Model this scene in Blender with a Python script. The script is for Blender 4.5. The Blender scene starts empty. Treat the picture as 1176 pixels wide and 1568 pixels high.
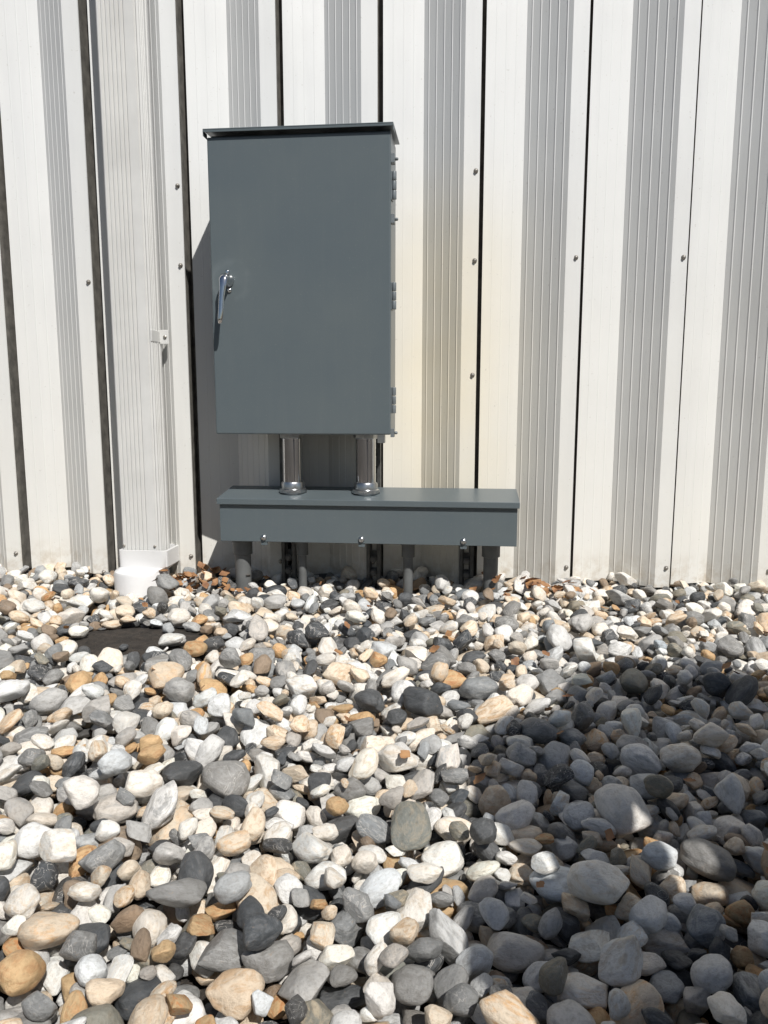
import bpy, bmesh, math, random
import numpy as np
from mathutils import Vector, Matrix, noise, Euler
random.seed(7); rng=np.random.default_rng(23)
scene=bpy.context.scene
COL=scene.collection

# ---------------------------------------------------------------- materials
def new_mat(name):
    m=bpy.data.materials.new(name); m.use_nodes=True
    nt=m.node_tree; b=nt.nodes['Principled BSDF']
    return m,nt,b
def N(nt,t,**kw):
    n=nt.nodes.new(t)
    for k,v in kw.items(): setattr(n,k,v)
    return n
def L(nt,a,b): nt.links.new(a,b)
def noise_n(nt,vec,scale,detail=4,rough=.6):
    n=N(nt,'ShaderNodeTexNoise'); n.inputs['Scale'].default_value=scale
    n.inputs['Detail'].default_value=detail; n.inputs['Roughness'].default_value=rough
    if vec is not None: L(nt,vec,n.inputs['Vector'])
    return n
def ramp(nt,fac,p0,p1,c0=(0,0,0,1),c1=(1,1,1,1)):
    r=N(nt,'ShaderNodeValToRGB'); r.color_ramp.elements[0].position=p0; r.color_ramp.elements[1].position=p1
    r.color_ramp.elements[0].color=c0; r.color_ramp.elements[1].color=c1
    L(nt,fac,r.inputs['Fac']); return r
def mix(nt,fac,a,b,mode='MIX'):
    m=N(nt,'ShaderNodeMix'); m.data_type='RGBA'; m.blend_type=mode
    def put(sock,v):
        if isinstance(v,bpy.types.NodeSocket): L(nt,v,sock)
        elif isinstance(v,(int,float)): sock.default_value=v
        else: sock.default_value=(v[0],v[1],v[2],1)
    put(m.inputs[0],fac); put(m.inputs[6],a); put(m.inputs[7],b)
    return m.outputs[2]
def math_n(nt,op,a,b=None):
    m=N(nt,'ShaderNodeMath',operation=op)
    for i,v in enumerate((a,b)):
        if v is None: continue
        if isinstance(v,bpy.types.NodeSocket): L(nt,v,m.inputs[i])
        else: m.inputs[i].default_value=v
    return m.outputs[0]
def bump(nt,b,h,strength,dist):
    bp=N(nt,'ShaderNodeBump'); bp.inputs['Strength'].default_value=strength; bp.inputs['Distance'].default_value=dist
    L(nt,h,bp.inputs['Height']); L(nt,bp.outputs[0],b.inputs['Normal'])

def simple(name,col,rough=.5,metal=0,var=.15,scale=20,bmp=0):
    m,nt,b=new_mat(name)
    g=N(nt,'ShaderNodeNewGeometry')
    n=noise_n(nt,g.outputs['Position'],scale,3)
    r=ramp(nt,n.outputs['Fac'],.3,.7)
    c=mix(nt,r.outputs['Color'],[x*(1-var) for x in col],[min(1,x*(1+var)) for x in col])
    L(nt,c,b.inputs['Base Color']); b.inputs['Roughness'].default_value=rough; b.inputs['Metallic'].default_value=metal
    if bmp: bump(nt,b,n.outputs['Fac'],bmp,.002)
    return m

# wall paint
def wall_mat():
    m,nt,b=new_mat('weathered_white_paint')
    g=N(nt,'ShaderNodeNewGeometry'); pos=g.outputs['Position']
    mp=N(nt,'ShaderNodeMapping'); mp.inputs['Scale'].default_value=(14,14,.9); L(nt,pos,mp.inputs['Vector'])
    st=noise_n(nt,mp.outputs[0],1.0,5,.65)
    rs=ramp(nt,st.outputs['Fac'],.42,.76)
    c=mix(nt,math_n(nt,'MULTIPLY',rs.outputs['Color'],.55),(.675,.685,.685),(.56,.57,.58))
    s=N(nt,'ShaderNodeSeparateXYZ'); L(nt,pos,s.inputs[0])
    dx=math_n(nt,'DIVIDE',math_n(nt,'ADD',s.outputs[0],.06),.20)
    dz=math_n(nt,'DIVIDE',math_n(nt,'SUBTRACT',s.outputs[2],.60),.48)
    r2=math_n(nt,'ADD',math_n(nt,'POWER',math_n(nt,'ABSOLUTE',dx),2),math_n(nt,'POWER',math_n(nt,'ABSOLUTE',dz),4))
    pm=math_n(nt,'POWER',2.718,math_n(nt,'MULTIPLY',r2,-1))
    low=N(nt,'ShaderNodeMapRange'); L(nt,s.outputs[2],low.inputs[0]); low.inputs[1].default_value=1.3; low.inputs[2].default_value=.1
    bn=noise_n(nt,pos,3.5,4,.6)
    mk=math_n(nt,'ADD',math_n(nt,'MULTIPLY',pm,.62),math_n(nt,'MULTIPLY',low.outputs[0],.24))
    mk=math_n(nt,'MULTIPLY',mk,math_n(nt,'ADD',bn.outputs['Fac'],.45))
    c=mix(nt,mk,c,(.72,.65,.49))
    lo=N(nt,'ShaderNodeMapRange'); L(nt,s.outputs[2],lo.inputs[0]); lo.inputs[1].default_value=.10; lo.inputs[2].default_value=.0
    dn=noise_n(nt,pos,26,5,.7)
    c=mix(nt,math_n(nt,'MULTIPLY',lo.outputs[0],ramp(nt,dn.outputs['Fac'],.42,.74).outputs['Color']),c,(.40,.33,.24))
    sp=noise_n(nt,pos,120,2,.6)
    c=mix(nt,math_n(nt,'MULTIPLY',ramp(nt,sp.outputs['Fac'],.68,.76).outputs['Color'],.35),c,(.35,.33,.29))
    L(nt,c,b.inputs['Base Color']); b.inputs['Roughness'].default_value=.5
    wv=noise_n(nt,pos,2.2,2,.5)
    bump(nt,b,wv.outputs['Fac'],.40,.02)
    return m
M_wall=wall_mat()
M_groove=simple('seam_shade_dark',(.12,.113,.10),.9,0,.4,30)  # shade of the open seam put into a dark groove colour
M_spout=simple('white_downspout_paint',(.625,.625,.61),.42,0,.06,9)
M_pvc=simple('white_pvc',(.70,.70,.70),.35,0,.05,14)
M_chrome=simple('chrome',(.72,.72,.73),.12,1,.05,40)
M_galv=simple('galvanized_steel',(.56,.57,.58),.30,1,.2,60)
M_steel_d=simple('weathered_strut_steel',(.10,.10,.098),.55,.6,.3,50)
M_gpvc=simple('grey_pvc_conduit',(.12,.125,.125),.5,0,.15,30)
M_conc=simple('light_stop_concrete',(.22,.21,.19),.9,0,.2,18,.5)
M_cloth=simple('dark_jacket_cloth',(.05,.06,.09),.9,0,.2,30)
M_skin=simple('skin',(.5,.33,.25),.5,0,.05,20)
M_straw=simple('straw_hat_weave',(.5,.4,.25),.8,0,.2,80)
M_screw=simple('screw_head_metal',(.33,.31,.28),.4,.7,.25,90)
M_hinge=simple('painted_hinge_steel',(.17,.19,.20),.35,.2,.2,60)

def box_paint():
    m,nt,b=new_mat('grey_enamel_paint')
    g=N(nt,'ShaderNodeNewGeometry'); pos=g.outputs['Position']
    n1=noise_n(nt,pos,5,4,.6)
    c=mix(nt,ramp(nt,n1.outputs['Fac'],.3,.75).outputs['Color'],(.094,.117,.130),(.108,.130,.138))
    mp=N(nt,'ShaderNodeMapping'); mp.inputs['Scale'].default_value=(40,40,2.5); L(nt,pos,mp.inputs['Vector'])
    n2=noise_n(nt,mp.outputs[0],1,4,.7)
    c=mix(nt,math_n(nt,'MULTIPLY',ramp(nt,n2.outputs['Fac'],.5,.8).outputs['Color'],.10),c,(.17,.18,.18))
    n3=noise_n(nt,pos,260,2,.6)
    c=mix(nt,math_n(nt,'MULTIPLY',ramp(nt,n3.outputs['Fac'],.66,.74).outputs['Color'],.2),c,(.27,.27,.26))
    d=N(nt,'ShaderNodeVectorMath',operation='DISTANCE'); L(nt,pos,d.inputs[0]); d.inputs[1].default_value=(-.617,-.272,.838)
    rr=math_n(nt,'ABSOLUTE',math_n(nt,'SUBTRACT',d.outputs['Value'],.046))
    ring=N(nt,'ShaderNodeMapRange'); L(nt,rr,ring.inputs[0]); ring.inputs[1].default_value=.016; ring.inputs[2].default_value=0
    rm=math_n(nt,'MULTIPLY',ring.outputs[0],ramp(nt,noise_n(nt,pos,11,3).outputs['Fac'],.36,.58).outputs['Color'])
    c=mix(nt,math_n(nt,'MULTIPLY',rm,.20),c,(.27,.30,.31))
    L(nt,c,b.inputs['Base Color']); b.inputs['Roughness'].default_value=.34
    fb=noise_n(nt,pos,350,1,.5)
    bump(nt,b,fb.outputs['Fac'],.06,.001)
    return m
M_box=box_paint()

# ---------------------------------------------------------------- mesh helpers
def mk_obj(name,me,mats,parent=None,smooth=False):
    o=bpy.data.objects.new(name,me); COL.objects.link(o)
    for m in (mats if isinstance(mats,list) else [mats]): me.materials.append(m)
    if smooth:
        for p in me.polygons: p.use_smooth=True
    if parent: o.parent=parent
    return o
def empty(name,loc=(0,0,0)):
    e=bpy.data.objects.new(name,None); COL.objects.link(e); e.empty_display_size=.1
    return e
def bm_box(bm,x0,x1,y0,y1,z0,z1,mi=0):
    vs=[bm.verts.new(p) for p in [(x0,y0,z0),(x1,y0,z0),(x1,y1,z0),(x0,y1,z0),(x0,y0,z1),(x1,y0,z1),(x1,y1,z1),(x0,y1,z1)]]
    for f in [(0,3,2,1),(4,5,6,7),(0,1,5,4),(1,2,6,5),(2,3,7,6),(3,0,4,7)]:
        fc=bm.faces.new([vs[i] for i in f]); fc.material_index=mi
    return vs
def bevel_mod(o,w,seg=2):
    m=o.modifiers.new('bev','BEVEL'); m.width=w; m.segments=seg; m.limit_method='ANGLE'; m.angle_limit=math.radians(35)
def box(name,x0,x1,y0,y1,z0,z1,mat,parent=None,bev=.0015):
    bm=bmesh.new(); bm_box(bm,x0,x1,y0,y1,z0,z1)
    me=bpy.data.meshes.new(name); bm.to_mesh(me); bm.free()
    o=mk_obj(name,me,mat,parent)
    if bev: bevel_mod(o,bev)
    return o
def lathe(bm,prof,cx,cy,cz,axis='Z',seg=32,mi=0,cap=True):
    rings=[]
    for (r,h) in prof:
        ring=[]
        for i in range(seg):
            a=2*math.pi*i/seg; p=(r*math.cos(a),r*math.sin(a),h)
            if axis=='Y': p=(p[0],-h,p[1])
            if axis=='X': p=(h,p[0],p[1])
            ring.append(bm.verts.new((cx+p[0],cy+p[1],cz+p[2])))
        rings.append(ring)
    for a,b in zip(rings[:-1],rings[1:]):
        for i in range(seg):
            j=(i+1)%seg
            f=bm.faces.new((a[i],a[j],b[j],b[i])); f.smooth=True; f.material_index=mi
    if cap:
        bm.faces.new(rings[0]).material_index=mi; bm.faces.new(rings[-1]).material_index=mi
def lathe_obj(name,prof,cx,cy,cz,mat,parent=None,axis='Z',seg=32):
    bm=bmesh.new(); lathe(bm,prof,cx,cy,cz,axis,seg)
    bmesh.ops.recalc_face_normals(bm,faces=bm.faces[:])
    me=bpy.data.meshes.new(name); bm.to_mesh(me); bm.free()
    o=mk_obj(name,me,mat,parent)
    m=o.modifiers.new('es','EDGE_SPLIT'); m.split_angle=math.radians(40)
    return o
def extrude_profile(name,pts,z0,z1,mat,parent=None,closed=False,mats_idx=None):
    bm=bmesh.new()
    lo=[bm.verts.new((p[0],p[1],z0)) for p in pts]; hi=[bm.verts.new((p[0],p[1],z1)) for p in pts]
    n=len(pts)
    for i in range(n if closed else n-1):
        j=(i+1)%n
        f=bm.faces.new((lo[i],lo[j],hi[j],hi[i]))
        if mats_idx: f.material_index=mats_idx[i]
    me=bpy.data.meshes.new(name); bm.to_mesh(me); bm.free()
    return mk_obj(name,me,mat,parent)

# ---------------------------------------------------------------- corrugated wall
P=.2795; X0=.033
wG=.0125; wA,wB,wC=.110,.114,.043
def micro(pa,pb,fr,w,dep):
    pa=Vector(pa); pb=Vector(pb); d=(pb-pa); ln=d.length; u=d/ln; nrm=Vector((u.y,-u.x))
    if nrm.y>0: nrm=-nrm
    out=[pa]
    for f in fr:
        c=pa+d*f
        out+= [c-u*w, c-u*w*.35+nrm*dep, c+u*w*.35+nrm*dep, c+u*w]
    return out
pts=[];mi=[]
for k in range(-24,25):
    xs=X0+P*k+wG/2
    A0=(xs,-.036);A1=(xs+wA,.004);B1=(xs+wA+wB,-.078);C1=(xs+wA+wB+wC,-.070)
    seg=micro(A0,A1,[.25,.5,.75],.0018,.00035)+micro(A1,B1,[.12,.31,.5,.69,.88],.0020,.0011)
    pts+=[(p[0],p[1]) for p in seg]; mi+=[0]*len(seg)
    pts.append(B1); mi.append(0)
    pts.append(C1); mi.append(0)
    pts.append((C1[0]+.0005,-.066)); mi.append(1)
    pts.append((C1[0]-.002,-.036)); mi.append(1)
    pts.append((C1[0]-.001,-.012)); mi.append(1)
    pts.append((C1[0]+wG-.0005,-.012)); mi.append(1)
wall=extrude_profile('corrugated_metal_wall',pts,0.0,4.2,[M_wall,M_groove],None,False,mi)
bm=bmesh.new()
def screw(x,z,y=-.072):
    lathe(bm,[(.0065,0),(.0065,.0035),(.0042,.0042),(.0042,.0085),(.002,.0095)],x,y+.002,z,'Y',12)
for k in range(-12,14):
    xc=X0+P*k-wG/2-.012
    for z in (.055,.915,1.9,2.9):
        zz=z-.05 if (k==-4 and z<1) else z
        screw(xc+random.uniform(-.003,.003),zz+random.uniform(-.006,.006))
for k,z in ((0,1.146),(0,.60),(-3,1.13)): screw(X0+P*k-wG/2-.010,z)
bmesh.ops.recalc_face_normals(bm,faces=bm.faces[:])
me=bpy.data.meshes.new('wall_screws'); bm.to_mesh(me); bm.free(); mk_obj('wall_screws',me,M_screw,wall)
box('light_stop_footing',-6.7,6.9,.02,.35,-.4,.03,M_conc,wall,0)  # unseen block added behind the sheet to stop light leaking underneath

# ---------------------------------------------------------------- downspout
ds=empty('downspout')
def spout_profile(x0,x1,y0,y1):
    pts=[]
    def run(a,b,spec):
        a=Vector(a);b=Vector(b);d=b-a;u=d.normalized();n=Vector((u.y,-u.x))
        pts.append(tuple(a+u*.004))
        for f,w,dep in spec:
            c=a+d*f
            pts.extend([tuple(c-u*w),tuple(c-u*w*.3-n*dep),tuple(c+u*w*.3-n*dep),tuple(c+u*w)])
        pts.append(tuple(b-u*.004))
    run((x0,y0),(x1,y0),[(.10,.0042,.007),(.205,.0042,.007),(.31,.0042,.007),(.415,.0042,.007),(.52,.0042,.007),(.625,.0042,.007),(.92,.004,.006)])
    run((x1,y0),(x1,y1),[(.18,.0035,.004),(.33,.0035,.004),(.48,.0035,.004),(.75,.004,.004)])
    run((x1,y1),(x0,y1),[])
    run((x0,y1),(x0,y0),[(.3,.0035,.003),(.6,.0035,.003)])
    return pts
o=extrude_profile('pipe',spout_profile(-1.002,-.884,-.152,-.080),.045,4.1,M_spout,ds,True)
bm=bmesh.new()
bm_box(bm,-.884,-.858,-.094,-.090,.690,.730); bm_box(bm,-.888,-.8835,-.1525,-.08,.694,.726); bm_box(bm,-1.0,-.885,-.0895,-.079,.694,.726)
me=bpy.data.meshes.new('strap'); bm.to_mesh(me); bm.free(); s=mk_obj('strap',me,M_spout,ds); bevel_mod(s,.001)
lathe_obj('strap_screw',[(.005,0),(.005,.003),(.002,.005)],-.868,-.094,.71,M_screw,ds,'Y',12)
for sx in (-.996,-.902): lathe_obj('screw',[(.004,0),(.004,.003),(.002,.0045)],sx,-.152,.105,M_screw,ds,'Y',12)
bm=bmesh.new()
def ring(shape,cx,cy,hx,hy,z,n=48):
    out=[]
    for i in range(n):
        a=2*math.pi*(i+.5)/n; c,s_=math.cos(a),math.sin(a)
        e=shape
        out.append(bm.verts.new((cx+hx*math.copysign(abs(c)**(2/e),c),cy+hy*math.copysign(abs(s_)**(2/e),s_),z)))
    return out
spec=[(2,-.952,-.138,.079,.079,-.08),(2,-.952,-.138,.079,.079,.024),(2,-.952,-.138,.076,.076,.031),(3,-.945,-.123,.075,.066,.037),(9,-.937,-.113,.072,.058,.043),(14,-.934,-.112,.074,.058,.047),(14,-.934,-.112,.0745,.058,.094),(14,-.934,-.112,.066,.050,.094),(14,-.934,-.112,.066,.050,.05)]
rs=[ring(*q) for q in spec]
for a,b in zip(rs[:-1],rs[1:]):
    for i in range(48):
        j=(i+1)%48; f=bm.faces.new((a[i],a[j],b[j],b[i])); f.smooth=True
me=bpy.data.meshes.new('a'); bm.to_mesh(me); bm.free()
ad=mk_obj('drain_adapter',me,M_pvc,ds); m=ad.modifiers.new('es','EDGE_SPLIT'); m.split_angle=math.radians(35)

# ---------------------------------------------------------------- cabinet
cab=empty('electrical_cabinet')
bx0,bx1,bz0,bz1=-.668,-.196,.440,1.207
box('body',bx0+.004,bx1-.003,-.246,-.103,bz0+.004,bz1-.004,M_box,cab,.002)
box('door',bx0,bx1,-.270,-.250,bz0,bz1-.014,M_box,cab,.0035)
box('bottom_flange',bx0+.002,bx1-.001,-.2495,-.235,bz0+.001,bz0+.003,M_box,cab,.0005)
bm=bmesh.new()
v=bm_box(bm,-.674,-.189,-.282,-.098,0,0.003)
for q in v: q.co.z += (1.207 if q.co.y<-.2 else 1.212)
bm_box(bm,-.674,-.189,-.2825,-.280,1.201,1.2065)
bm_box(bm,-.6745,-.6725,-.280,-.25,1.193,1.2065); bm_box(bm,-.1905,-.1885,-.280,-.25,1.193,1.2065)
me=bpy.data.meshes.new('drip_hood'); bm.to_mesh(me); bm.free(); o=mk_obj('drip_hood',me,M_box,cab); bevel_mod(o,.0008)
bm=bmesh.new()
for z in (1.065,.795,.53):
    for i in range(3): lathe(bm,[(.0058,-.0105),(.0058,.0105)],-.1880,-.264,z+(i-1)*.0230,'Z',14)
    bm_box(bm,-.1965,-.1925,-.266,-.236,z-.034,z+.034)
for z in (1.13,.985,.445):
    bm_box(bm,-.1965,-.187,-.268,-.243,z-.011,z+.011)
    lathe(bm,[(.004,0),(.004,.006),(.002,.008)],-.1865,-.256,z,'X',12)
bmesh.ops.recalc_face_normals(bm,faces=bm.faces[:])
me=bpy.data.meshes.new('hinges'); bm.to_mesh(me); bm.free(); o=mk_obj('hinges',me,M_hinge,cab); bevel_mod(o,.0006)
hx,hz=-.6235,.838
bm=bmesh.new()
lathe(bm,[(.017,0),(.017,.003),(.0145,.006),(.0125,.016),(.0125,.031),(.010,.038),(.004,.041)],hx,-.270,hz,'Y',28)
lathe(bm,[(.006,0),(.006,.003),(.0035,.0045)],hx,-.270,hz+.022,'Y',16)
lathe(bm,[(.006,0),(.006,.003),(.0035,.0045)],hx+.004,-.270,hz-.024,'Y',16)
bmesh.ops.recalc_face_normals(bm,faces=bm.faces[:])
me=bpy.data.meshes.new('h'); bm.to_mesh(me); bm.free(); mk_obj('handle_base',me,M_chrome,cab)
bm=bmesh.new(); rings=[]
path=[(hx,-.300,hz+.013,.008,.006),(hx,-.307,hz,.0115,.0065),(hx-.001,-.309,hz-.02,.009,.0055),(hx-.004,-.312,hz-.045,.0075,.0045),(hx-.006,-.314,hz-.075,.007,.004),(hx-.008,-.316,hz-.100,.007,.004),(hx-.009,-.316,hz-.112,.0045,.003)]
for (x,y,z,rx,ry) in path:
    rings.append([bm.verts.new((x+rx*math.cos(2*math.pi*i/16),y+ry*math.sin(2*math.pi*i/16),z)) for i in range(16)])
for a,b in zip(rings[:-1],rings[1:]):
    for i in range(16):
        f=bm.faces.new((a[i],a[(i+1)%16],b[(i+1)%16],b[i])); f.smooth=True
bm.faces.new(rings[0]);bm.faces.new(rings[-1])
bmesh.ops.recalc_face_normals(bm,faces=bm.faces[:])
me=bpy.data.meshes.new('lv'); bm.to_mesh(me); bm.free(); mk_obj('handle_lever',me,M_chrome,cab)
box('latch_tab',-.232,-.212,-.262,-.24,.418,.441,M_galv,cab,.001)

# ---------------------------------------------------------------- trough
tr=empty('wireway_trough')
tx0,tx1,tz0,tz1,ty=-.672,.141,.146,.262,-.250
box('body',tx0+.003,tx1-.003,ty+.003,-.115,tz0,tz1-.004,M_box,tr,.002)
box('front_cover',tx0+.001,tx1-.001,ty-.001,ty+.0028,tz0-.002,tz1-.006,M_box,tr,.0012)
bm=bmesh.new()
v=bm_box(bm,tx0-.004,tx1+.004,ty-.010,-.105,0,.003)
for q in v: q.co.z += (tz1-.001 if q.co.y<-.2 else tz1+.017)
bm_box(bm,tx0-.004,tx1+.004,ty-.0105,ty-.008,tz1-.014,tz1+.0015)
for xa,xb in ((tx0-.0045,tx0-.0025),(tx1+.0025,tx1+.0045)):
    vs=[bm.verts.new(p) for p in [(xa,ty-.008,tz1-.012),(xa,-.106,tz1-.012),(xa,-.106,tz1+.0165),(xa,ty-.008,tz1-.0015),(xb,ty-.008,tz1-.012),(xb,-.106,tz1-.012),(xb,-.106,tz1+.0165),(xb,ty-.008,tz1-.0015)]]
    for f in [(0,1,2,3),(7,6,5,4),(0,4,5,1),(1,5,6,2),(2,6,7,3),(3,7,4,0)]: bm.faces.new([vs[i] for i in f])
bmesh.ops.recalc_face_normals(bm,faces=bm.faces[:])
me=bpy.data.meshes.new('lid'); bm.to_mesh(me); bm.free(); o=mk_obj('lid',me,M_box,tr); bevel_mod(o,.0008)
for sx in (-.548,-.277,-.001):
    lathe_obj('cover_screw',[(.0085,0),(.0085,.002),(.0065,.005),(.003,.007)],sx,ty-.001,tz0+.010,M_galv,tr,'Y',16)
    box('screw_tab',sx-.009,sx+.009,ty+.001,ty+.006,tz0-.012,tz0-.0025,M_box,tr,.001)

# ---------------------------------------------------------------- conduits
def conduit(x,y,r,z0,z1,mat,hub=None,top=None):
    e=empty('conduit_pipe')
    lathe_obj('tube',[(r,z0),(r,z1)],x,y,0,mat,e,'Z',36)
    if hub:
        zz,hm=hub
        lathe_obj('locknut',[(r+.004,zz),(r+.010,zz+.002),(r+.010,zz+.010),(r+.005,zz+.012),(r+.005,zz+.026),(r+.003,zz+.030),(r+.0005,zz+.031)],x,y,0,hm,e,'Z',36)
        lathe_obj('ring',[(r+.010,zz-.001),(r+.0125,zz+.001),(r+.0125,zz+.006),(r+.010,zz+.0075)],x,y,0,hm,e,'Z',8)
        lathe_obj('top_nut',[(r+.004,.425),(r+.007,.427),(r+.007,.439)],x,y,0,hm,e,'Z',8)
    if top:
        lathe_obj('coupling',[(r+.001,top-.052),(r+.005,top-.050),(r+.005,top-.016),(r+.009,top-.015),(r+.009,top)],x,y,0,mat,e,'Z',36)
    return e
conduit(-.480,-.180,.0275,.268,.440,M_chrome,(.274,M_galv))
conduit(-.2735,-.180,.0275,.268,.440,M_chrome,(.274,M_galv))
conduit(-.628,-.185,.0225,-.06,.146,M_gpvc,None,.146)
conduit(-.456,-.180,.0115,-.06,.146,M_gpvc,None,.146)
conduit(-.155,-.180,.0135,-.06,.146,M_gpvc,None,.146)
conduit(.076,-.150,.0205,-.06,.146,M_gpvc,None,.146)
def strut(x,z0,z1):
    bm=bmesh.new(); w=.0205; yb=-.079; yf=-.1028
    bm_box(bm,x-w,x-w+.0025,yf,yb,z0,z1); bm_box(bm,x+w-.0025,x+w,yf,yb,z0,z1)
    bm_box(bm,x-w+.0026,x-.011,yf,yf+.0025,z0,z1); bm_box(bm,x+.011,x+w-.0026,yf,yf+.0025,z0,z1)
    z=z0
    while z<z1:
        bm_box(bm,x-w+.0026,x-.0066,yb-.0026,yb-.0001,z,min(z+.05,z1)); bm_box(bm,x+.0066,x+w-.0026,yb-.0026,yb-.0001,z,min(z+.05,z1))
        bm_box(bm,x-.0065,x+.0065,yb-.0026,yb-.0001,z,z+.021)
        z+=.05
    me=bpy.data.meshes.new('st'); bm.to_mesh(me); bm.free(); o=mk_obj('strut_channel',me,M_steel_d)
    for zz in (z0+.06,z0+.10):
        lathe_obj('bolt',[(.011,0),(.011,.002),(.0075,.0025),(.0075,.009)],x,yf,zz,M_steel_d,o,'Y',6)
    return o
strut(-.515,-.03,1.14); strut(-.262,-.03,1.14); strut(.008,-.03,.27)

# ---------------------------------------------------------------- ground
def ground_mat():
    m,nt,b=new_mat('soil_and_grit')
    g=N(nt,'ShaderNodeNewGeometry'); pos=g.outputs['Position']
    n=noise_n(nt,pos,40,6,.75); n2=noise_n(nt,pos,5,3,.6)
    c=mix(nt,ramp(nt,n.outputs['Fac'],.35,.7).outputs['Color'],(.022,.019,.016),(.075,.060,.048))
    vo=N(nt,'ShaderNodeTexVoronoi'); vo.inputs['Scale'].default_value=160; L(nt,pos,vo.inputs['Vector'])
    c=mix(nt,math_n(nt,'MULTIPLY',ramp(nt,vo.outputs['Distance'],.12,.22,(1,1,1,1),(0,0,0,1)).outputs['Color'],math_n(nt,'MULTIPLY',n2.outputs['Fac'],.7)),c,(.24,.21,.17))
    L(nt,c,b.inputs['Base Color']); b.inputs['Roughness'].default_value=.95
    bump(nt,b,n.outputs['Fac'],.9,.02); return m
M_soil=ground_mat()
GX0,GX1,GY0,GY1=-1.95,1.55,-2.1,.0
PX,PY=-.74,-.65
bm=bmesh.new()
def gz(x,y):
    z=-.062
    d=((x-PX)/.24)**2+((y-PY)/.15)**2
    z+=.046*math.exp(-d*d*.6)
    z+=.006*noise.noise(Vector((x*2.2,y*2.2,3)))
    if d<6: z+=.006*noise.noise(Vector((x*25,y*25,1)))+.004*noise.noise(Vector((x*70,y*70,5)))
    return z
xs=sorted(set([-60,-25,-10,-5]+list(np.round(np.arange(GX0,GX1,.010),4))+[5,10,25,60])); ys=sorted(set([-60,-25,-10,-5]+list(np.round(np.arange(GY0,.3,.010),4))+[1,60]))
grid=[]
for y in ys:
    grid.append([bm.verts.new((x,y,gz(x,y))) for x in xs])
for j in range(len(ys)-1):
    for i in range(len(xs)-1):
        bm.faces.new((grid[j][i],grid[j][i+1],grid[j+1][i+1],grid[j+1][i])).smooth=True
me=bpy.data.meshes.new('ground'); bm.to_mesh(me); bm.free(); mk_obj('ground',me,M_soil)

# ---------------------------------------------------------------- stones: variants
stones_col=bpy.data.collections.new('stone_shapes')
def stone_mat():
    m,nt,b=new_mat('river_stone')
    def at(n):
        a=N(nt,'ShaderNodeAttribute'); a.attribute_type='INSTANCER'; a.attribute_name=n; return a
    cA=at('colA').outputs['Vector']; cB=at('colB').outputs['Vector']; prm=at('prm').outputs['Vector']
    sp=N(nt,'ShaderNodeSeparateXYZ'); L(nt,prm,sp.inputs[0])
    tc=N(nt,'ShaderNodeTexCoord')
    off=N(nt,'ShaderNodeVectorMath',operation='SCALE'); L(nt,prm,off.inputs[0]); off.inputs['Scale'].default_value=37.0
    cb=N(nt,'ShaderNodeVectorMath',operation='ADD'); L(nt,tc.outputs['Object'],cb.inputs[0]); L(nt,off.outputs[0],cb.inputs[1])
    v=cb.outputs[0]
    mp=N(nt,'ShaderNodeMapping'); mp.inputs['Scale'].default_value=(.8,1.3,2.0); mp.inputs['Rotation'].default_value=(.5,.7,0); L(nt,v,mp.inputs['Vector'])
    n1=noise_n(nt,mp.outputs[0],1.15,6,.70); n1.inputs['Distortion'].default_value=.9
    pf=N(nt,'ShaderNodeMapRange'); L(nt,n1.outputs['Fac'],pf.inputs[0]); pf.inputs[1].default_value=.47; pf.inputs[2].default_value=.61
    c=mix(nt,math_n(nt,'MULTIPLY',pf.outputs[0],sp.outputs[1]),cA,cB)
    n2=noise_n(nt,v,3.5,6,.74)
    mo=ramp(nt,n2.outputs['Fac'],.32,.52,(.60,.57,.53,1),(1.0,1.0,1.0,1))
    c=mix(nt,.65,c,mo.outputs['Color'],'MULTIPLY')
    vn=noise_n(nt,v,.75,3,.55); vn.inputs['Distortion'].default_value=1.2
    vd=math_n(nt,'ABSOLUTE',math_n(nt,'SUBTRACT',vn.outputs['Fac'],.52))
    ve=N(nt,'ShaderNodeMapRange'); L(nt,vd,ve.inputs[0]); ve.inputs[1].default_value=.012; ve.inputs[2].default_value=.003
    c=mix(nt,math_n(nt,'MULTIPLY',ve.outputs[0],sp.outputs[2]),c,(.50,.48,.45))
    dk=ramp(nt,n2.outputs['Fac'],.61,.70)
    c=mix(nt,math_n(nt,'MULTIPLY',dk.outputs['Color'],.45),c,(.34,.24,.15))
    L(nt,c,b.inputs['Base Color'])
    b.inputs['Roughness'].default_value=.52; b.inputs['Specular IOR Level'].default_value=.45
    bump(nt,b,n2.outputs['Fac'],.9,.0030)
    return m
M_stone=stone_mat()
NV=30
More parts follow.
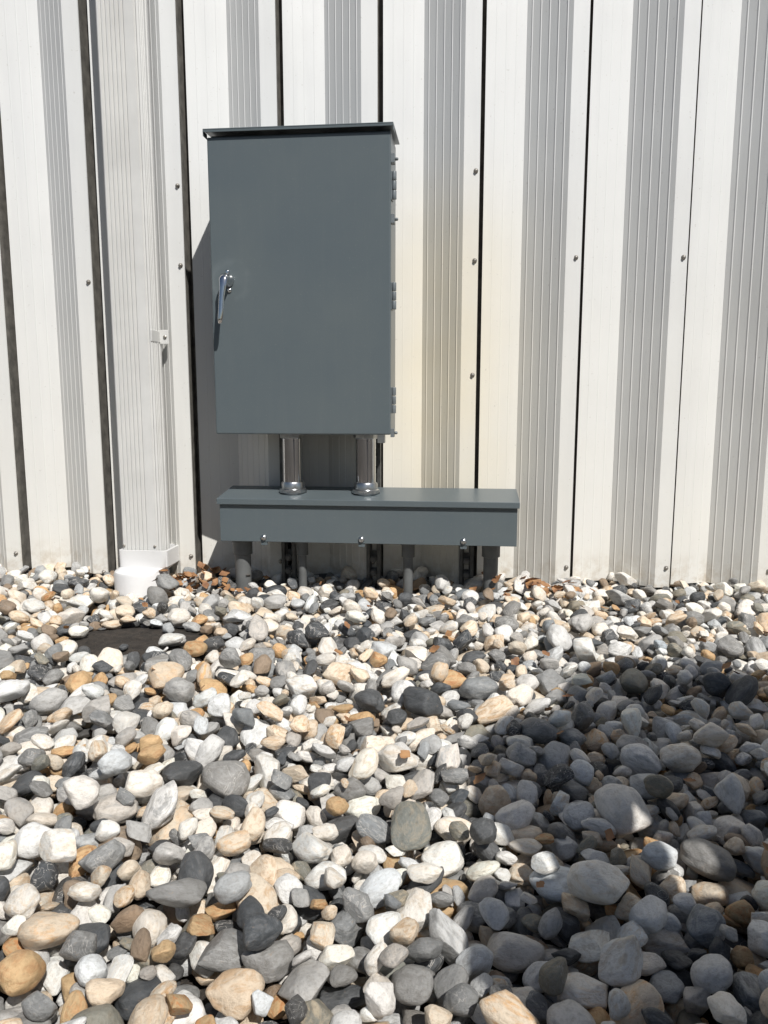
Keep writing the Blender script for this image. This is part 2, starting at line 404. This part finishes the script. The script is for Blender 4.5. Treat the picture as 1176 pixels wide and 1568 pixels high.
def stone_mesh(i):
    r=random.Random(100+i); bm=bmesh.new(); bmesh.ops.create_icosphere(bm,subdivisions=4,radius=1)
    off=Vector((r.uniform(-50,50),r.uniform(-50,50),r.uniform(-50,50)))
    ang=(0,1,0,1,2)[i%5]
    planes=[]
    for _ in range((3,6,10)[ang]):
        n=Vector((r.gauss(0,1),r.gauss(0,1),r.gauss(0,1))).normalized(); planes.append((n,r.uniform(.52,.88)))
    for v in bm.verts:
        p=v.co.copy()
        q=p*(1+.32*noise.noise(p*.8+off)+.09*noise.noise(p*2.0+off))
        for n,d in planes:
            e=q.dot(n)-d
            if e>0: q-=n*e*(.60,.76,.90)[ang]
        q*=1+(.014,.022,.036)[ang]*noise.noise(p*4+off)+.011*noise.noise(p*9+off)
        v.co=q
    mx=[max(abs(v.co[k]) for v in bm.verts) for k in range(3)]
    for v in bm.verts:
        for k in range(3): v.co[k]/=mx[k]
    for f in bm.faces: f.smooth=True
    me=bpy.data.meshes.new('stone_shape_%02d'%i); bm.to_mesh(me); bm.free(); me.materials.append(M_stone)
    o=bpy.data.objects.new('stone_shape_%02d'%i,me); stones_col.objects.link(o)
for i in range(NV): stone_mesh(i)

# ---------------------------------------------------------------- stones: drop-packing on a height field
res=.0035
nx=int((GX1-GX0)/res); ny=int((GY1+.03-GY0)/res)
gx=GX0+np.arange(nx)*res; gy=GY0+np.arange(ny)*res
XX,YY=np.meshgrid(gx,gy)
patch=((XX-PX)/.24)**2+((YY-PY)/.15)**2
H=-.058+.046*np.exp(-patch*patch*.6)
obst=[(-.952,-.138,.079),(-.628,-.185,.024),(-.456,-.180,.013),(-.155,-.180,.015),(.076,-.150,.022)]
for ox,oy,orr in obst: H[((XX-ox)**2+(YY-oy)**2)<orr**2]=1.0
pos=[];rot=[];scl=[]
target=-.014
maxn=30000
for it in range(maxn):
    u=rng.random()
    a=float(np.clip(rng.lognormal(math.log(.0160),.32),.008,.035))
    if u<.15: a*=.6
    b=a*rng.uniform(.58,.95); c=a*rng.uniform(.38,.75)
    th=rng.uniform(0,math.pi); ct,s_=math.cos(th),math.sin(th)
    R=int(a/res)+1
    lx=np.arange(-R,R+1)*res; LX,LY=np.meshgrid(lx,lx)
    U=(LX*ct+LY*s_)/a; V=(-LX*s_+LY*ct)/b
    rr=U*U+V*V; msk=rr<.84
    if not msk.any(): continue
    dome=c*np.sqrt(1-rr[msk]); fx=LX[msk]; fy=LY[msk]
    best=None
    for cnd in range(5):
        ix=int(rng.integers(R,nx-R-1)); iy=int(rng.integers(R,ny-R-1))
        xx=gx[ix]; yy=gy[iy]
        an=math.atan2((yy-PY)*2,xx-PX)
        pd=((xx-PX)/.20)**2+((yy-PY)/.115)**2
        pd/= (1+.30*math.sin(3*an+1)+.20*math.sin(5*an+2))**2
        if pd<1 and rng.random()<(.98 if a>.012 else .90): continue
        h=H[iy-R:iy+R+1,ix-R:ix+R+1][msk]
        z=(h+dome).max()
        if z>-.022 and (xx+.952)**2+(yy+.2)**2<.13**2: continue
        if best is None or z<best[0]: best=(z,ix,iy)
    if best is None: continue
    z,ix,iy=best
    if z>.05: continue
    win=H[iy-R:iy+R+1,ix-R:ix+R+1]; h=win[msk]
    hm=h-h.mean(); s2=(fx*fx).sum()+1e-9
    gxx=float(np.clip((hm*fx).sum()/s2,-.7,.7))*.85; gyy=float(np.clip((hm*fy).sum()/s2,-.7,.7))*.85
    tilt=gxx*fx+gyy*fy
    kk=max(1,int(len(h)*.04))
    z=float(np.partition(h+dome-tilt,-kk)[-kk])
    top=z+tilt+dome*.97
    win[msk]=np.maximum(h,top)
    n=Vector((-gxx+rng.normal(0,.07),-gyy+rng.normal(0,.07),1)).normalized()
    q=Vector((0,0,1)).rotation_difference(n).to_matrix()@Matrix.Rotation(th,3,'Z')
    if rng.random()<.5: q=q@Matrix.Rotation(math.pi,3,'X')
    e=q.to_euler()
    pos.append((gx[ix],gy[iy],z)); rot.append(tuple(e)); scl.append((a*1.08,b*1.08,c*1.08))
    if it%400==0 and H[H<.5].mean()>target: break

pal=[
 (.26,(.84,.82,.77),(.64,.50,.34),.6,.0),
 (.13,(.78,.775,.755),(.46,.46,.45),.9,.1),
 (.12,(.50,.495,.48),(.30,.30,.295),.9,.2),
 (.12,(.24,.245,.245),(.42,.42,.41),.8,.35),
 (.12,(.075,.08,.085),(.17,.175,.18),.8,.4),
 (.045,(.60,.42,.23),(.48,.21,.08),.95,.0),
 (.15,(.74,.64,.51),(.58,.34,.15),.9,.05),
 (.035,(.24,.235,.20),(.42,.35,.25),.9,.2),
 (.02,(.32,.24,.17),(.17,.14,.11),.8,.1)]
w=np.array([p[0] for p in pal]); w/=w.sum()
n=len(pos); ch=rng.choice(len(pal),n,p=w)
colA=np.zeros((n,3));colB=np.zeros((n,3));prm=np.zeros((n,3))
for i in range(n):
    p=pal[ch[i]]; k=rng.uniform(.78,1.06); wrm=rng.normal(.010,.03)
    colA[i]=np.clip(np.array(p[1])*k*(1+wrm,1,1-wrm),0,.85); colB[i]=np.clip(np.array(p[2])*rng.uniform(.75,1.2),0,.8)
    prm[i]=(rng.random(),p[3]*rng.uniform(.25,1.0),p[4]*(rng.random()<.35)*2)
me=bpy.data.meshes.new('river_stones'); me.from_pydata(pos,[],[])
def addv(name,arr):
    a=me.attributes.new(name,'FLOAT_VECTOR','POINT'); a.data.foreach_set('vector',np.asarray(arr,dtype=np.float32).ravel())
addv('rot',rot);addv('scl',scl);addv('colA',colA);addv('colB',colB);addv('prm',prm)
a=me.attributes.new('vidx','INT','POINT'); a.data.foreach_set('value',rng.integers(0,NV,n).astype(np.int32))
st=bpy.data.objects.new('river_stones',me); COL.objects.link(st)
ng=bpy.data.node_groups.new('scatter_stones','GeometryNodeTree')
ng.interface.new_socket('Geometry',in_out='INPUT',socket_type='NodeSocketGeometry')
ng.interface.new_socket('Geometry',in_out='OUTPUT',socket_type='NodeSocketGeometry')
gi=ng.nodes.new('NodeGroupInput');go=ng.nodes.new('NodeGroupOutput')
ci=ng.nodes.new('GeometryNodeCollectionInfo'); ci.inputs['Collection'].default_value=stones_col
ci.inputs['Separate Children'].default_value=True; ci.inputs['Reset Children'].default_value=True
ip=ng.nodes.new('GeometryNodeInstanceOnPoints'); ip.inputs['Pick Instance'].default_value=True
def na(nm,t):
    q=ng.nodes.new('GeometryNodeInputNamedAttribute'); q.data_type=t; q.inputs['Name'].default_value=nm
    return [o for o in q.outputs if o.enabled and o.name=='Attribute'][0]
ng.links.new(gi.outputs[0],ip.inputs['Points']); ng.links.new(ci.outputs[0],ip.inputs['Instance'])
ng.links.new(na('vidx','INT'),ip.inputs['Instance Index']); ng.links.new(na('rot','FLOAT_VECTOR'),ip.inputs['Rotation']); ng.links.new(na('scl','FLOAT_VECTOR'),ip.inputs['Scale'])
ng.links.new(ip.outputs[0],go.inputs[0])
md=st.modifiers.new('scatter','NODES'); md.node_group=ng

# ---------------------------------------------------------------- dry leaves
def leaf_mat():
    m,nt,b=new_mat('dry_leaf')
    g=N(nt,'ShaderNodeNewGeometry'); n=noise_n(nt,g.outputs['Position'],25,3)
    c=mix(nt,ramp(nt,n.outputs['Fac'],.35,.65).outputs['Color'],(.17,.075,.035),(.40,.22,.10)); L(nt,c,b.inputs['Base Color']); b.inputs['Roughness'].default_value=.7
    return m
M_leaf=leaf_mat()
bm=bmesh.new()
def leaf(x,y,L_):
    ix=int((x-GX0)/res); iy=int((y-GY0)/res); z=min(.03,H[max(0,iy-3):iy+4,max(0,ix-3):ix+4].max())+.005
    Mx=Matrix.Translation((x,y,z))@Euler((random.uniform(-.7,.7),random.uniform(-.7,.7),random.uniform(0,6.28))).to_matrix().to_4x4()
    cu=random.uniform(.1,.5); rows=[]
    for i in range(7):
        t=i/6; wd=.32*L_*math.sin(math.pi*min(1,t*.97+.02))**.8*(1+.2*math.sin(i*2.4)); zc=cu*L_*(t-.5)**2
        rows.append([bm.verts.new(Mx@Vector(((t-.5)*L_,s*wd,zc+abs(s)*wd*cu*1.1))) for s in (-1,0,1)])
    for r0,r1 in zip(rows[:-1],rows[1:]):
        for k in range(2): bm.faces.new((r0[k],r0[k+1],r1[k+1],r1[k])).smooth=True
for _ in range(40): leaf(random.gauss(-.80,.045),random.gauss(-.17,.04),random.uniform(.025,.045))
for _ in range(34): leaf(random.gauss(.19,.07),random.gauss(-.18,.03),random.uniform(.022,.040))
for _ in range(22): leaf(random.gauss(-.68,.05),random.gauss(-.25,.04),random.uniform(.02,.035))
for _ in range(90): leaf(random.uniform(-1.5,1.4),random.uniform(-1.6,-.1),random.uniform(.012,.028))
me=bpy.data.meshes.new('dry_leaves'); bm.to_mesh(me); bm.free(); mk_obj('dry_leaves',me,M_leaf)

# ---------------------------------------------------------------- photographer (behind the camera; casts the shadow)
ph=empty('photographer')
V=[(.83,-2.04,.80),(.90,-2.04,.98),(.965,-2.04,1.15),(1.02,-2.03,1.29),(1.07,-2.02,1.38),
   (.80,-2.04,1.25),(.66,-2.04,1.21),(.565,-2.04,1.03),(.535,-2.04,.76),(.53,-2.05,.66),
   (1.18,-2.03,1.23),(1.30,-2.0,1.02),(1.30,-1.95,.80),(1.29,-1.93,.72),
   (.74,-2.04,.70),(.68,-2.03,.40),(.66,-2.07,.05),(.65,-1.95,.02),
   (.93,-2.04,.70),(.96,-2.03,.40),(.98,-2.07,.05),(.98,-1.95,.02)]
E=[(0,1),(1,2),(2,3),(3,4),(2,5),(5,6),(6,7),(7,8),(8,9),(2,10),(10,11),(11,12),(12,13),(0,14),(14,15),(15,16),(16,17),(0,18),(18,19),(19,20),(20,21)]
Rr=[.25,.24,.26,.10,.07,.17,.135,.115,.085,.05,.15,.11,.08,.05,.15,.11,.06,.05,.15,.11,.06,.05]
me=bpy.data.meshes.new('body'); me.from_pydata(V,E,[]); body=mk_obj('body',me,M_cloth,ph)
sk=body.modifiers.new('skin','SKIN')
for i,sv in enumerate(me.skin_vertices[0].data): sv.radius=(Rr[i],Rr[i]*.8); sv.use_root=(i==0)
ss=body.modifiers.new('ss','SUBSURF'); ss.levels=2; ss.render_levels=2
bm=bmesh.new(); bmesh.ops.create_uvsphere(bm,u_segments=24,v_segments=16,radius=1)
for v in bm.verts: v.co=Vector((v.co.x*.078,v.co.y*.095,v.co.z*.115))+Vector((1.085,-2.01,1.45))
for f in bm.faces: f.smooth=True
me=bpy.data.meshes.new('head'); bm.to_mesh(me); bm.free(); mk_obj('head',me,M_skin,ph)
lathe_obj('sun_hat',[(.25,-.012),(.25,-.008),(.16,.0),(.10,.008),(.095,.07),(.075,.10),(.02,.11)],1.095,-2.01,1.47,M_straw,ph,'Z',40)
box('shadow_fill_bag',.31,.64,-2.12,-1.96,.28,.68,M_cloth,ph,.03)  # unseen bag added to fill out the shadow below the arm

# ---------------------------------------------------------------- light
S=Vector((.63,-1,1.38)).normalized()
sd=bpy.data.lights.new('sun','SUN'); sd.energy=5.0; sd.angle=math.radians(.53); sd.color=(1,.968,.918)
so=bpy.data.objects.new('sun',sd); COL.objects.link(so); so.rotation_euler=S.to_track_quat('Z','Y').to_euler(); so.location=(3,-6,8)
wd=bpy.data.worlds.new('World'); scene.world=wd; wd.use_nodes=True
nt=wd.node_tree; bg=nt.nodes['Background']; sk=nt.nodes.new('ShaderNodeTexSky'); sk.sky_type='NISHITA'; sk.sun_disc=False
sk.sun_elevation=math.asin(S.z); sk.sun_rotation=math.atan2(S.x,S.y)
nt.links.new(sk.outputs[0],bg.inputs[0]); bg.inputs[1].default_value=.05
scene.view_settings.view_transform='Standard'; scene.view_settings.look='None'; scene.view_settings.exposure=0

# ---------------------------------------------------------------- camera
cd=bpy.data.cameras.new('camera'); cd.sensor_fit='VERTICAL'; cd.sensor_height=36; cd.sensor_width=27; cd.lens=27.18; cd.clip_end=500; cd.clip_start=.02
co=bpy.data.objects.new('camera',cd); COL.objects.link(co); co.location=(0,-2.3,.54)
co.rotation_euler=(math.radians(90-8.5),0,math.radians(6)); scene.camera=co
